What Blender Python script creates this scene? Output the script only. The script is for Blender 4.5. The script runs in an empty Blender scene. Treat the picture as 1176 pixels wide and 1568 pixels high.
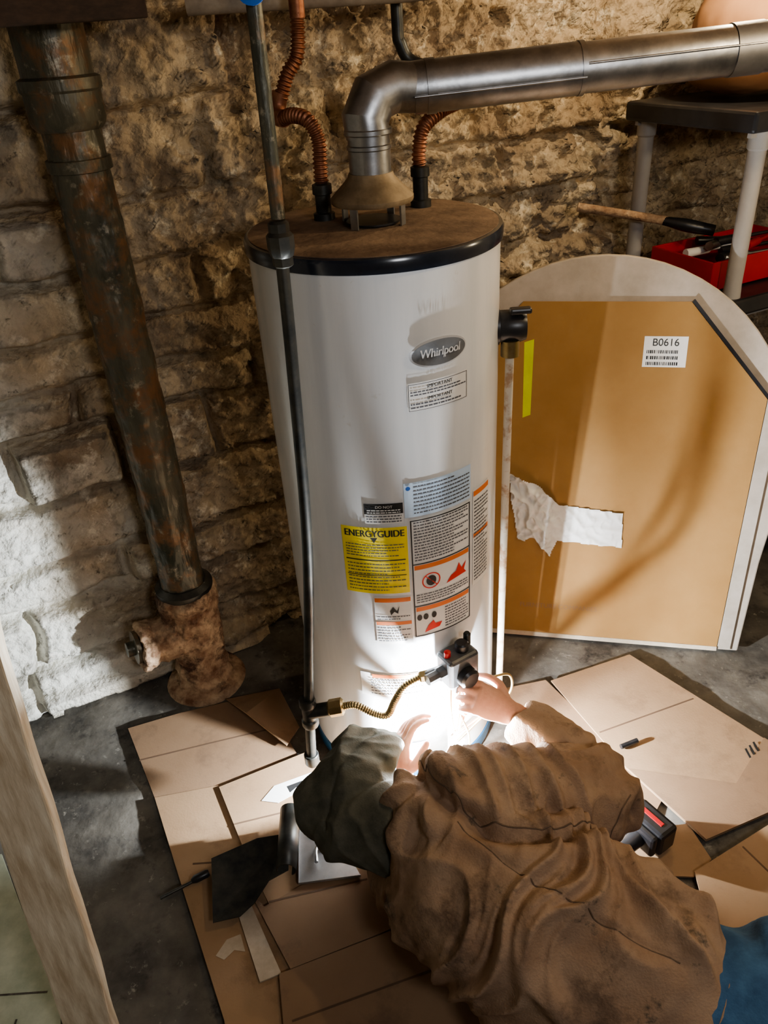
import bpy, bmesh, math, random
from mathutils import Vector, Matrix, noise
from mathutils.bvhtree import BVHTree
random.seed(7)
V=Vector
scene=bpy.context.scene
COL=scene.collection

# ------------------------------------------------------------ materials
MATS={}
def mat(name,c1,c2=None,rough=.6,metal=0.,scale=8.,bump=0.,bscale=60.,emis=None,estr=0.,coat=0.,detail=6.,aniso=None,contrast=(.35,.65),spec=None,bdist=.01):
    if name in MATS: return MATS[name]
    m=bpy.data.materials.new(name); m.use_nodes=True
    nt=m.node_tree; b=nt.nodes['Principled BSDF']
    b.inputs['Roughness'].default_value=rough
    b.inputs['Metallic'].default_value=metal
    if spec is not None: b.inputs['Specular IOR Level'].default_value=spec
    if coat: b.inputs['Coat Weight'].default_value=coat; b.inputs['Coat Roughness'].default_value=.15
    tc=nt.nodes.new('ShaderNodeTexCoord'); mp=nt.nodes.new('ShaderNodeMapping')
    nt.links.new(tc.outputs['Object'],mp.inputs['Vector'])
    if aniso: mp.inputs['Scale'].default_value=aniso
    if c2 is None: c2=tuple(x*.8 for x in c1)
    n=nt.nodes.new('ShaderNodeTexNoise'); n.inputs['Scale'].default_value=scale; n.inputs['Detail'].default_value=detail
    n.inputs['Roughness'].default_value=.65
    nt.links.new(mp.outputs['Vector'],n.inputs['Vector'])
    r=nt.nodes.new('ShaderNodeValToRGB')
    r.color_ramp.elements[0].position=contrast[0]; r.color_ramp.elements[1].position=contrast[1]
    r.color_ramp.elements[0].color=(*c1,1); r.color_ramp.elements[1].color=(*c2,1)
    nt.links.new(n.outputs['Fac'],r.inputs['Fac']); nt.links.new(r.outputs['Color'],b.inputs['Base Color'])
    if bump>0:
        n2=nt.nodes.new('ShaderNodeTexNoise'); n2.inputs['Scale'].default_value=bscale; n2.inputs['Detail'].default_value=8
        nt.links.new(mp.outputs['Vector'],n2.inputs['Vector'])
        bp=nt.nodes.new('ShaderNodeBump'); bp.inputs['Strength'].default_value=bump; bp.inputs['Distance'].default_value=bdist
        nt.links.new(n2.outputs['Fac'],bp.inputs['Height']); nt.links.new(bp.outputs['Normal'],b.inputs['Normal'])
    if emis:
        b.inputs['Emission Color'].default_value=(*emis,1); b.inputs['Emission Strength'].default_value=estr
    MATS[name]=m; return m
def mottled(m,c3,scale,lo,hi,detail=8,seed=0):
    nt=m.node_tree; b=nt.nodes['Principled BSDF']; src=b.inputs['Base Color'].links[0].from_socket
    tc=nt.nodes.new('ShaderNodeTexCoord'); n=nt.nodes.new('ShaderNodeTexNoise'); n.inputs['Scale'].default_value=scale; n.inputs['Detail'].default_value=detail
    n.inputs['Roughness'].default_value=.7
    off=nt.nodes.new('ShaderNodeMapping'); off.inputs['Location'].default_value=(3.1+seed,7.7,1.3)
    nt.links.new(tc.outputs['Object'],off.inputs['Vector']); nt.links.new(off.outputs['Vector'],n.inputs['Vector'])
    mr=nt.nodes.new('ShaderNodeMapRange'); mr.inputs['From Min'].default_value=lo; mr.inputs['From Max'].default_value=hi
    nt.links.new(n.outputs['Fac'],mr.inputs['Value'])
    mx=nt.nodes.new('ShaderNodeMix'); mx.data_type='RGBA'; mx.inputs[7].default_value=(*c3,1)
    nt.links.new(mr.outputs['Result'],mx.inputs[0]); nt.links.new(src,mx.inputs[6]); nt.links.new(mx.outputs[2],b.inputs['Base Color'])
    return m
def crevice_shade(m,c,lo,hi):
    """occlusion shade painted into the colour in the hollows of the stonework (geometry pointiness)"""
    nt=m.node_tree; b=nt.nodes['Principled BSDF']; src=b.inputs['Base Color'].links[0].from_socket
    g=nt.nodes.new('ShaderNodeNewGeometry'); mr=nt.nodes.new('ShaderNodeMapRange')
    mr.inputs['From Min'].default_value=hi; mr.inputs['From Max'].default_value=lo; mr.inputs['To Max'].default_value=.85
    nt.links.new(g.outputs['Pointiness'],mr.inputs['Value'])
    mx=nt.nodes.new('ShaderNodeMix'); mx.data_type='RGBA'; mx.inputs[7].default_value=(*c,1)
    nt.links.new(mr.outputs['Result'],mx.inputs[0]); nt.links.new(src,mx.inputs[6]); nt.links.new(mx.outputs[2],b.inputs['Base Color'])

M_stone=mat('stone',(.27,.195,.125),(.60,.49,.34),rough=.92,scale=4.5,bump=1.0,bscale=42,detail=12,bdist=.016)
mottled(M_stone,(.82,.74,.58),14,.55,.68)
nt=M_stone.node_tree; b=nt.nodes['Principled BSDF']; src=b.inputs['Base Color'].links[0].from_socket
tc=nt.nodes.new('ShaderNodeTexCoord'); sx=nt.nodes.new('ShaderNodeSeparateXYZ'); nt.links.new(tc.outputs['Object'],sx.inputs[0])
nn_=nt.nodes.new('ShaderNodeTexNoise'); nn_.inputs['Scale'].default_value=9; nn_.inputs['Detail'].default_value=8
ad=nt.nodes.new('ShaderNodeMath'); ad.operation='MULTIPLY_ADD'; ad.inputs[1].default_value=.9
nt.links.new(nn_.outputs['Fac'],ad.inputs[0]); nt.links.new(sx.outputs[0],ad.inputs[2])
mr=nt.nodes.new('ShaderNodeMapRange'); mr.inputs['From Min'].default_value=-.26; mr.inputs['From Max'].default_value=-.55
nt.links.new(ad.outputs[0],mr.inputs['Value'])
mx=nt.nodes.new('ShaderNodeMix'); mx.data_type='RGBA'; mx.inputs[7].default_value=(.72,.70,.62,1)  # paler left end imitates the work light's lit strip, painted into the colour
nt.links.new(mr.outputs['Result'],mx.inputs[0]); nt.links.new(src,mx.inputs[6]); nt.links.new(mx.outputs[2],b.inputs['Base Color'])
mottled(M_stone,(.15,.125,.085),5,.56,.70,seed=9)
mottled(M_stone,(.11,.09,.065),26,.60,.70,seed=2)
crevice_shade(M_stone,(.085,.06,.04),.39,.49)

M_conc=mat('concrete_floor',(.070,.063,.053),(.185,.168,.14),rough=.9,scale=6,bump=.35,bscale=22,detail=14)
mottled(M_conc,(.28,.26,.22),38,.60,.70)
mottled(M_conc,(.045,.04,.035),11,.55,.68,seed=3)
M_ceil=mat('ceiling_wood',(.10,.06,.035),(.17,.11,.065),rough=.85,scale=4,aniso=(1,8,8),bump=.3)
M_white=mat('heater_enamel',(.66,.67,.67),(.74,.74,.73),rough=.27,scale=3,coat=.3,aniso=(6,6,.6))
mottled(M_white,(.52,.47,.38),26,.64,.80)
M_dusttop=mat('heater_lid_dust',(.12,.075,.045),(.28,.19,.12),rough=.9,scale=9,bump=.3,detail=10)
M_black=mat('black_plastic',(.012,.012,.014),(.03,.03,.032),rough=.35)
M_rim=mat('lid_rim_paint',(.010,.014,.022),(.02,.026,.04),rough=.22,coat=.4)
M_blacksteel=mat('black_steel',(.03,.034,.036),(.09,.085,.07),rough=.42,metal=.6,scale=15)
M_bluetrim=mat('blue_trim',(.02,.10,.22),rough=.4)
M_galv=mat('galvanised_steel',(.30,.31,.32),(.52,.53,.54),rough=.38,metal=1.,scale=14,detail=10,bump=.08,bscale=25)
M_shield=mat('bright_sheet_steel',(.36,.37,.37),(.56,.57,.57),rough=.42,metal=.75,scale=9)
M_tape=mat('flue_tape',(.16,.16,.16),(.26,.26,.26),rough=.5,metal=.8)
M_hood=mat('draft_hood_dusty',(.20,.15,.09),(.36,.28,.18),rough=.65,metal=.5,scale=20)
M_copper=mat('copper',(.22,.09,.05),(.46,.22,.13),rough=.5,metal=.8,scale=30)
M_brass=mat('brass_flex',(.33,.25,.12),(.45,.36,.20),rough=.35,metal=.9,scale=30)
M_castiron=mat('cast_iron',(.050,.053,.038),(.17,.155,.11),rough=.38,metal=.3,scale=12,bump=.5,bscale=45,aniso=(1,1,.3),detail=10)
mottled(M_castiron,(.23,.125,.06),12,.48,.62)
mottled(M_castiron,(.36,.32,.24),30,.57,.68,seed=4)
M_rust=mat('rusty_iron',(.19,.09,.045),(.62,.45,.29),rough=.85,metal=.1,scale=18,bump=.8,bscale=50,detail=10)
mottled(M_rust,(.09,.045,.025),11,.52,.64)
M_rustpipe=mat('discharge_pipe_paint',(.62,.57,.48),(.40,.26,.16),rough=.6,scale=24,contrast=(.5,.62))
M_card=mat('cardboard',(.30,.19,.105),(.36,.235,.135),rough=.85,scale=3,bump=.05,bscale=200)
mottled(M_card,(.21,.13,.072),7,.54,.75)
M_card2=mat('cardboard_dark',(.235,.145,.082),(.28,.18,.105),rough=.85,scale=3,bump=.05,bscale=200)
mottled(M_card2,(.16,.10,.06),7,.55,.75)
M_crease=mat('cardboard_crease',(.14,.085,.05),rough=.9)
M_cardy=mat('cardboard_box_face',(.29,.155,.045),(.35,.20,.066),rough=.75,scale=3,bump=.05)
M_cardedge=mat('cardboard_torn',(.45,.37,.27),(.55,.47,.36),rough=.9,scale=30)
M_tabletop=mat('table_laminate',(.36,.31,.25),(.47,.41,.35),rough=.5,scale=10)
M_paper=mat('paper',(.72,.70,.66),(.78,.77,.74),rough=.7)
M_paperblue=mat('paper_blue',(.50,.64,.80),(.56,.69,.83),rough=.6)
M_yellow=mat('label_yellow',(.85,.68,.03),(.88,.72,.05),rough=.5)
M_ylight=mat('tag_yellow',(.80,.85,.03),rough=.5)
M_ink=mat('ink',(.02,.02,.02),rough=.6)
M_inkg=mat('ink_grey',(.10,.10,.11),rough=.6)
M_orange=mat('ink_orange',(.75,.20,.05),rough=.6)
M_red=mat('ink_red',(.70,.04,.03),rough=.6)
M_badge=mat('badge_grey',(.16,.165,.17),(.26,.265,.27),rough=.4,metal=.3)
M_chrome=mat('badge_silver',(.80,.80,.80),rough=.35,metal=.3)
M_greypl=mat('grey_plastic',(.36,.34,.32),(.42,.40,.37),rough=.5)
M_redpl=mat('red_plastic',(.40,.012,.016),(.48,.016,.02),rough=.4)
M_wood=mat('wood_stud',(.58,.46,.31),(.92,.83,.67),rough=.7,scale=7,aniso=(7,7,.5),bump=.15)
M_tile=mat('vinyl_green',(.36,.42,.31),(.62,.66,.53),rough=.6,scale=9,detail=10)
M_jacket=mat('jacket_canvas',(.27,.175,.115),(.38,.27,.185),rough=.92,scale=7,bump=.25,bscale=240,detail=8,spec=.2)
mottled(M_jacket,(.15,.10,.068),9,.52,.68)
mottled(M_jacket,(.075,.065,.05),13,.60,.70,seed=5)
M_seam=mat('jacket_seam',(.12,.08,.052),(.16,.11,.075),rough=.95)
M_cap=mat('hood_cotton',(.075,.075,.058),(.125,.12,.094),rough=.95,scale=20,bump=.15,bscale=250,spec=.2)
M_jean=mat('denim',(.03,.085,.18),(.06,.15,.28),rough=.9,scale=20,bump=.2,bscale=250)
M_boot=mat('boot_leather',(.10,.055,.03),(.16,.09,.05),rough=.6)
M_skin=mat('skin',(.50,.25,.17),(.60,.33,.23),rough=.55,scale=20,bump=.08,bscale=90)
M_hair=mat('hair',(.05,.035,.025),(.09,.06,.04),rough=.7,scale=60)
M_eye=mat('eye_white',(.8,.8,.78),rough=.2)
M_led=mat('led_face',(1,1,1),emis=(.85,.93,1.),estr=30)
M_sack=mat('brown_sack',(.26,.13,.065),(.35,.19,.10),rough=.75,scale=5)
M_dkwood=mat('dark_beam',(.04,.025,.016),(.075,.045,.028),rough=.85,aniso=(1,8,8))
M_dustpipe=mat('dusty_conduit',(.22,.18,.14),(.38,.32,.25),rough=.75,scale=18)
M_blue=mat('valve_blue',(.02,.12,.45),rough=.4)

# ------------------------------------------------------------ helpers
def group(name,loc=(0,0,0)):
    e=bpy.data.objects.new(name,None); COL.objects.link(e); e.empty_display_size=.05
    return e
def mesh(name,vs,fs,m,parent=None,smooth=False):
    me=bpy.data.meshes.new(name); me.from_pydata([tuple(v) for v in vs],[],fs); me.update()
    bm=bmesh.new(); bm.from_mesh(me); bmesh.ops.recalc_face_normals(bm,faces=bm.faces); bm.to_mesh(me); bm.free()
    if smooth:
        for p in me.polygons: p.use_smooth=True
    me.materials.append(m)
    o=bpy.data.objects.new(name,me); COL.objects.link(o)
    if parent: o.parent=parent
    return o
def bevel(o,w=.003,seg=2):
    md=o.modifiers.new('bevel','BEVEL'); md.width=w; md.segments=seg; md.limit_method='ANGLE'; return o
def crom(pts,n=6):
    pts=[V(p) for p in pts]; out=[]
    P=[pts[0]*2-pts[1]]+pts+[pts[-1]*2-pts[-2]]
    for i in range(1,len(P)-2):
        for k in range(n):
            t=k/n; a,b,c,d=P[i-1],P[i],P[i+1],P[i+2]
            out.append(.5*((2*b)+(c-a)*t+(2*a-5*b+4*c-d)*t*t+(3*b-a-3*c+d)*t**3))
    out.append(pts[-1]); return out
def interp(vals,n):
    out=[]
    for i in range(len(vals)-1):
        for k in range(n):
            t=k/n; t=t*t*(3-2*t); out.append(vals[i]*(1-t)+vals[i+1]*t)
    out.append(vals[-1]); return out
def tubegeo(path,rad,seg=16,rad2=None,up=None):
    n=len(path); 
    if not hasattr(rad,'__len__'): rad=[rad]*n
    if rad2 is None: rad2=rad
    vs=[];fs=[]
    T=[]
    for i in range(n):
        a=path[max(i-1,0)]; b=path[min(i+1,n-1)]; T.append((b-a).normalized())
    if up is None:
        ref=V((0,0,1)) if abs(T[0].z)<.9 else V((0,1,0))
        nrm=(ref-T[0]*ref.dot(T[0])).normalized()
    for i in range(n):
        if up is not None:
            nrm=(V(up)-T[i]*V(up).dot(T[i])).normalized()
        else:
            nrm=(nrm-T[i]*nrm.dot(T[i])).normalized()
        side=T[i].cross(nrm)
        for k in range(seg):
            a=2*math.pi*k/seg
            vs.append(path[i]+side*math.cos(a)*rad[i]+nrm*math.sin(a)*rad2[i])
    for i in range(n-1):
        for k in range(seg):
            fs.append((i*seg+k,i*seg+(k+1)%seg,(i+1)*seg+(k+1)%seg,(i+1)*seg+k))
    fs.append(tuple(range(seg))); fs.append(tuple((n-1)*seg+k for k in range(seg)))
    return vs,fs
def tube(name,pts,r,m,parent=None,n=1,seg=16,smooth=True):
    path=crom(pts,n) if n>1 else [V(p) for p in pts]
    if hasattr(r,'__len__') and n>1: r=interp(r,n)
    vs,fs=tubegeo(path,r,seg)
    o=mesh(name,vs,fs,m,parent,smooth)
    if smooth:
        md=o.modifiers.new('es','EDGE_SPLIT'); md.split_angle=math.radians(50)
    return o
def flex(name,pts,r,m,parent,pitch=.008,amp=.14):
    path=crom(pts,40); L=[0]
    for i in range(1,len(path)): L.append(L[-1]+(path[i]-path[i-1]).length)
    tot=L[-1]; N=int(tot/pitch*6); out=[];j=0
    for k in range(N+1):
        d=tot*k/N
        while j<len(L)-2 and L[j+1]<d: j+=1
        t=(d-L[j])/max(1e-9,L[j+1]-L[j]); out.append(path[j].lerp(path[j+1],t))
    rad=[r*(1+amp*math.sin(2*math.pi*k/6)) for k in range(N+1)]
    vs,fs=tubegeo(out,rad,14); return mesh(name,vs,fs,m,parent,True)
def lathe(name,prof,m,parent=None,seg=48,origin=(0,0,0),axis=(0,0,1),smooth=True,split=35):
    ax=V(axis).normalized(); q=V((0,0,1)).rotation_difference(ax); O=V(origin)
    vs=[];fs=[];n=len(prof)
    for r,z in prof:
        for k in range(seg):
            a=2*math.pi*k/seg; vs.append(O+q@V((r*math.cos(a),r*math.sin(a),z)))
    for i in range(n-1):
        for k in range(seg): fs.append((i*seg+k,i*seg+(k+1)%seg,(i+1)*seg+(k+1)%seg,(i+1)*seg+k))
    if prof[0][0]>1e-4: fs.append(tuple(range(seg)))
    if prof[-1][0]>1e-4: fs.append(tuple((n-1)*seg+k for k in range(seg)))
    o=mesh(name,vs,fs,m,parent,smooth)
    md=o.modifiers.new('es','EDGE_SPLIT'); md.split_angle=math.radians(split)
    return o
def box(name,c,size,m,parent=None,rot=None,bv=.003,X=None,Y=None,Z=None):
    c=V(c); X=V(X) if X else V((1,0,0)); Y=V(Y) if Y else V((0,1,0)); Z=V(Z) if Z else V((0,0,1))
    if rot is not None:
        X=V((math.cos(rot),math.sin(rot),0)); Y=V((-math.sin(rot),math.cos(rot),0))
    vs=[]
    for sx in(-1,1):
        for sy in(-1,1):
            for sz in(-1,1): vs.append(c+X*sx*size[0]/2+Y*sy*size[1]/2+Z*sz*size[2]/2)
    fs=[(0,1,3,2),(4,6,7,5),(0,4,5,1),(2,3,7,6),(0,2,6,4),(1,5,7,3)]
    o=mesh(name,vs,fs,m,parent)
    if bv: bevel(o,bv)
    return o
def slab(name,poly,z0,th,m,parent=None,wav=0.0):
    bot=[];top=[]
    for p in poly:
        z=z0+(p[2] if len(p)>2 else 0); bot.append((p[0],p[1],z)); top.append((p[0],p[1],z+th))
    n=len(poly); fs=[tuple(range(n)),tuple(range(n,2*n))]+[(i,(i+1)%n,n+(i+1)%n,n+i) for i in range(n)]
    return mesh(name,bot+top,fs,m,parent)
def ellipsoid(c,r,axes=None,seg=24,rings=16):
    c=V(c); A=axes or (V((1,0,0)),V((0,1,0)),V((0,0,1))); vs=[];fs=[]
    vs.append(c-A[2]*r[2])
    for i in range(1,rings):
        ph=-math.pi/2+math.pi*i/rings
        for k in range(seg):
            a=2*math.pi*k/seg
            vs.append(c+A[0]*r[0]*math.cos(ph)*math.cos(a)+A[1]*r[1]*math.cos(ph)*math.sin(a)+A[2]*r[2]*math.sin(ph))
    vs.append(c+A[2]*r[2]); L=len(vs)-1
    for k in range(seg): fs.append((0,1+(k+1)%seg,1+k)); fs.append((L,L-seg+k,L-seg+(k+1)%seg))
    for i in range(rings-2):
        for k in range(seg):
            a=1+i*seg; fs.append((a+k,a+(k+1)%seg,a+seg+(k+1)%seg,a+seg+k))
    return vs,fs
def merge(parts):
    vs=[];fs=[]
    for v,f in parts:
        o=len(vs); vs+=list(v); fs+=[tuple(i+o for i in q) for q in f]
    return vs,fs
def remesh(name,parts,m,parent,vox=.008,smooth_it=4,disp=None,sub=0):
    vs,fs=merge(parts)
    o=mesh(name+'_src',vs,fs,m)
    md=o.modifiers.new('r','REMESH'); md.mode='VOXEL'; md.voxel_size=vox
    md2=o.modifiers.new('s','SMOOTH'); md2.factor=.5; md2.iterations=smooth_it
    bpy.context.view_layer.update()
    dg=bpy.context.evaluated_depsgraph_get()
    me=bpy.data.meshes.new_from_object(o.evaluated_get(dg))
    bpy.data.objects.remove(o)
    me.name=name
    if disp:
        me.update()
        nn=[v.normal.copy() for v in me.vertices]
        for v,nv in zip(me.vertices,nn):
            v.co=v.co+nv*disp(v.co)
    me.update()
    for p in me.polygons: p.use_smooth=True
    if not me.materials: me.materials.append(m)
    else: me.materials[0]=m
    ob=bpy.data.objects.new(name,me); COL.objects.link(ob); ob.parent=parent
    if sub:
        s=ob.modifiers.new('sub','SUBSURF'); s.levels=sub; s.render_levels=sub
    return ob

# ------------------------------------------------------------ room
WO=V((-1.07,1.76,0)); WW=V((.9085,.4179,0)); WN=V((.4179,-.9085,0))
rows=[];z=0.
while z<2.3:
    h=random.uniform(.115,.205); st=[]; u=-1.4+random.uniform(-.2,0)
    while u<4.4:
        w=random.uniform(.22,.58); st.append((u,u+w,random.uniform(-.026,.026),random.uniform(-.06,.06))); u+=w
    rows.append((z,z+h,st)); z+=h
def sstep(a,b,x):
    t=max(0,min(1,(x-a)/(b-a))); return t*t*(3-2*t)
def facet(u,z,sc,seed):
    p=V((u*sc+.35*noise.noise(V((u*sc*1.3,z*sc*1.3,seed))),z*sc*1.15,seed))
    d,pts=noise.voronoi(p)
    c=pts[0]; t=noise.noise_vector(V((c.x*3.7,c.y*3.7,c.z*2.1+seed)))
    return (t.x*(p.x-c.x)+t.y*(p.y-c.y))*1.6+t.z*.5
def stone_h(u,z):
    wz=z+.026*noise.noise(V((u*2.5,z*2,3)))+.016*noise.noise(V((u*10,z*9,8)))
    wu=u+.03*noise.noise(V((u*5,z*6,11)))
    h=0
    for (a,b,st) in rows:
        if a<=wz<b:
            for (p,q,off,tl) in st:
                if p<=wu<q:
                    e=min(wu-p,q-wu,wz-a,b-wz)
                    j=sstep(0,.026,e)
                    h=off*j-.046*(1-j)+tl*(wz-(a+b)/2)*j
                    break
            break
    big=noise.fractal(V((u*4,z*4.5,1)),1.0,2.1,4)
    rg=noise.fractal(V((u*13,z*15,5)),.65,2.2,6)
    rough=.35+1.1*sstep(.25,1.1,u)
    fc=.026*facet(u,z,11,2.)+.013*facet(u,z,27,7.)
    h=h*(1.15-.30*sstep(.3,1.1,u))+(.018*big+.018*rg+fc)*rough
    if z<.07 and u<.8: h+=.07*(1-sstep(.045,.07,z))*(1-sstep(.6,.8,u))+.008*noise.noise(V((u*20,z*20,4)))
    return min(h,.055)
NU=900;NZ=380;u0=-1.0;u1=4.1;zt=2.15
vs=[];fs=[]
for j in range(NZ+1):
    for i in range(NU+1):
        u=u0+(u1-u0)*i/NU; z=zt*j/NZ
        p=WO+WW*u+WN*stone_h(u,z); p.z=z; vs.append(p)
for j in range(NZ):
    for i in range(NU):
        a=j*(NU+1)+i; fs.append((a,a+1,a+NU+2,a+NU+1))
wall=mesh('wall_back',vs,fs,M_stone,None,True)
XL=-1.95; XR=2.62; YF=-1.6
def rough_panel(name,p0,p1,nrm):
    p0=V(p0);p1=V(p1);n=V(nrm);vs=[];fs=[];A=70;B=40
    for j in range(B+1):
        for i in range(A+1):
            p=p0.lerp(p1,i/A); z=2.15*j/B; k=noise.fractal(V((p.x*3+p.y*3,z*4,2)),1,2,4)
            q=p+n*(.03*k); q.z=z; vs.append(q)
    for j in range(B):
        for i in range(A):
            a=j*(A+1)+i; fs.append((a,a+1,a+A+2,a+A+1))
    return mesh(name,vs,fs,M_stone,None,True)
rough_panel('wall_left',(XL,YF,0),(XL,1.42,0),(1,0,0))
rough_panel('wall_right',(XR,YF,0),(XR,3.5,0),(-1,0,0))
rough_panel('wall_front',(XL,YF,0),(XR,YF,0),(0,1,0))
vs=[];fs=[];A=180;B=200
for j in range(B+1):
    for i in range(A+1):
        x=XL-.05+(XR-XL+.1)*i/A; y=YF-.05+5.2*j/B
        vs.append((x,y,-.004+min(.003,.006*noise.fractal(V((x*6,y*6,0)),1,2,4))))
for j in range(B):
    for i in range(A):
        a=j*(A+1)+i; fs.append((a,a+1,a+A+2,a+A+1))
mesh('floor',vs,fs,M_conc,None,True)
cg=mesh('ceiling',[(XL,YF,2.15),(XR,YF,2.15),(XR,3.6,2.15),(XL,3.6,2.15),(XL,YF,2.2),(XR,YF,2.2),(XR,3.6,2.2),(XL,3.6,2.2)],
  [(0,1,2,3),(4,5,6,7),(0,1,5,4),(1,2,6,5),(2,3,7,6),(3,0,4,7)],M_ceil)

# ------------------------------------------------------------ water heater
HC=V((.018,1.64,0)); HR=.255; HZ0=.03; HZ1=1.388
G=group('water_heater')
lathe('tank_jacket',[(HR-.01,HZ0+.02),(HR,HZ0+.025),(HR,HZ1-.020)],M_white,G,96,HC)
lathe('base_ring',[(HR-.02,.0),(HR-.004,.0),(HR+.002,.012),(HR+.002,.05),(HR-.004,.056)],M_bluetrim,G,96,HC)
lathe('lid_rim',[(HR,HZ1-.027),(HR+.005,HZ1-.025),(HR+.006,HZ1-.006),(HR+.003,HZ1+.001),(HR-.006,HZ1+.003)],M_rim,G,96,HC)
lathe('lid_top',[(HR-.004,HZ1-.01),(HR-.004,HZ1+.004),(.12,HZ1+.007),(0,HZ1+.008)],M_dusttop,G,96,HC)
def cyl(s,z,off=0.): 
    th=s/HR; return V((HC.x+(HR+off)*math.sin(th),HC.y-(HR+off)*math.cos(th),z))
def patch(name,s0,s1,z0,z1,m,off=.0012,n=None):
    n=n or max(2,int(abs(s1-s0)/.008)); vs=[];fs=[]
    for i in range(n+1):
        s=s0+(s1-s0)*i/n; vs+= [cyl(s,z0,off),cyl(s,z1,off)]
    for i in range(n): fs.append((2*i,2*i+2,2*i+3,2*i+1))
    return mesh(name,vs,fs,m,G,True)
def bars(name,s0,s1,z0,z1,rows_,m,off=.0022,dens=.8,h=.45):
    vs=[];fs=[];dz=(z1-z0)/rows_
    for r in range(rows_):
        zt_=z1-dz*r-dz*.2; zb=zt_-dz*h; s=s0; end=s1-random.choice([0,0,.1,.3])*(s1-s0)
        while s<end:
            w=min(random.uniform(.003,.010),end-s)
            b=len(vs); vs+=[cyl(s,zb,off),cyl(s+w,zb,off),cyl(s+w,zt_,off),cyl(s,zt_,off)]; fs.append((b,b+1,b+2,b+3)); s+=w+.0016
    return mesh(name,vs,fs,m,G)
def textmesh(txt,size):
    c=bpy.data.curves.new('t','FONT'); c.body=txt; c.size=size; c.align_x='CENTER'; c.align_y='CENTER'
    o=bpy.data.objects.new('t',c); COL.objects.link(o); bpy.context.view_layer.update()
    me=bpy.data.meshes.new_from_object(o.evaluated_get(bpy.context.evaluated_depsgraph_get()))
    vs=[v.co.copy() for v in me.vertices]; fs=[tuple(p.vertices) for p in me.polygons]
    bpy.data.objects.remove(o); return vs,fs
def ctext(name,txt,s,z,size,m,off=.0026,sx=1.,shear=0.,bold=0):
    vs,fs=textmesh(txt,size); out=[cyl(s+v.x*sx+shear*v.y,z+v.y,off) for v in vs]
    if bold:
        k=len(out); out+=[cyl(s+v.x*sx+bold,z+v.y,off) for v in vs]; fs=fs+[tuple(i+k for i in f) for f in fs]
    return mesh(name,out,fs,m,G)
def oval(name,s,z,a,b,m,off):
    vs=[cyl(s,z,off)];N=40
    for k in range(N): t=2*math.pi*k/N; vs.append(cyl(s+a*math.cos(t),z+b*math.sin(t),off))
    return mesh(name,vs,[(0,1+k,1+(k+1)%N) for k in range(N)],m,G)
oval('badge_border',.111,1.204,.062,.029,M_chrome,.003)
oval('badge_face',.111,1.204,.058,.025,M_badge,.0045)
ctext('badge_text','Whirlpool',.111,1.206,.024,M_chrome,.0075,.85,.2,bold=.0006)
def frame(name,s0,s1,z0,z1,m,w=.0012,off=.002):
    for k,(a,b,c,d) in enumerate([(s0,s1,z0,z0+w),(s0,s1,z1-w,z1),(s0,s0+w,z0,z1),(s1-w,s1,z0,z1)]): patch(f'{name}_{k}',a,b,c,d,m,off)
patch('important_label',.042,.178,1.090,1.150,M_paper); frame('important_frame',.044,.176,1.092,1.148,M_inkg)
ctext('important_text','IMPORTANT',.11,1.140,.010,M_ink,bold=.0004); ctext('important_text2','IMPORTANT',.11,1.115,.010,M_ink,bold=.0004)
bars('important_lines',.048,.172,1.122,1.134,2,M_inkg); bars('important_lines2',.048,.172,1.095,1.109,2,M_inkg)
patch('data_label',.025,.188,.848,.932,M_paperblue); bars('data_lines',.045,.183,.852,.926,8,M_inkg,h=.35)
oval('data_logo',.034,.920,.005,.005,M_blue,.0026)
patch('do_not_label',-.060,.022,.862,.888,M_ink); patch('do_not_lower',-.060,.022,.838,.862,M_paper); ctext('do_not_text','DO NOT',-.018,.880,.009,M_paper)
bars('do_not_white',-.054,.016,.863,.874,2,M_paper); bars('do_not_lines',-.056,.018,.840,.860,3,M_inkg)
patch('energy_guide_label',-.116,.028,.650,.828,M_yellow)
ctext('energy_text','ENERGYGUIDE',-.044,.812,.0245,M_ink,bold=.0014,sx=.80)
patch('energy_strip',-.110,.022,.741,.744,M_ink,.002); 
mesh('energy_arrow',[cyl(-.052,.803,.0026),cyl(-.036,.803,.0026),cyl(-.044,.789,.0026)],[(0,1,2)],M_ink,G)
bars('energy_lines',-.108,.020,.750,.786,5,M_inkg,h=.35); bars('energy_lines2',-.108,.020,.655,.735,9,M_inkg,h=.3)
patch('energy_strip2',-.110,.022,.700,.702,M_ink,.002)
patch('warning_label',.033,.187,.512,.842,M_paper); frame('warning_frame',.035,.185,.515,.840,M_ink,.003)
patch('warning_div1',.035,.185,.722,.725,M_ink,.002); patch('warning_div2',.035,.185,.604,.607,M_ink,.002)
bars('warning_lines',.042,.178,.730,.836,14,M_inkg,h=.42)
patch('warning_head',.040,.180,.708,.720,M_orange,.002); patch('warning_head2',.040,.180,.590,.602,M_orange,.002)
bars('warning_lines2',.042,.178,.612,.640,4,M_inkg,h=.4); bars('warning_lines3',.110,.178,.522,.586,8,M_inkg,h=.4)
def ringp(name,s,z,r,w,m):
    vs=[];fs=[];N=30
    for k in range(N):
        t=2*math.pi*k/N; vs+= [cyl(s+r*math.cos(t),z+r*math.sin(t),.0026),cyl(s+(r-w)*math.cos(t),z+(r-w)*math.sin(t),.0026)]
    for k in range(N): a=2*k;b=2*((k+1)%N); fs.append((a,b,b+1,a+1))
    a=math.pi/4; c=math.cos(a)*r; 
    i=len(vs); vs+=[cyl(s-c,z+c,.0026),cyl(s-c+w,z+c,.0026),cyl(s+c,z-c,.0026),cyl(s+c-w,z-c,.0026)]; fs.append((i,i+1,i+2,i+3))
    mesh(name,vs,fs,m,G)
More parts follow.
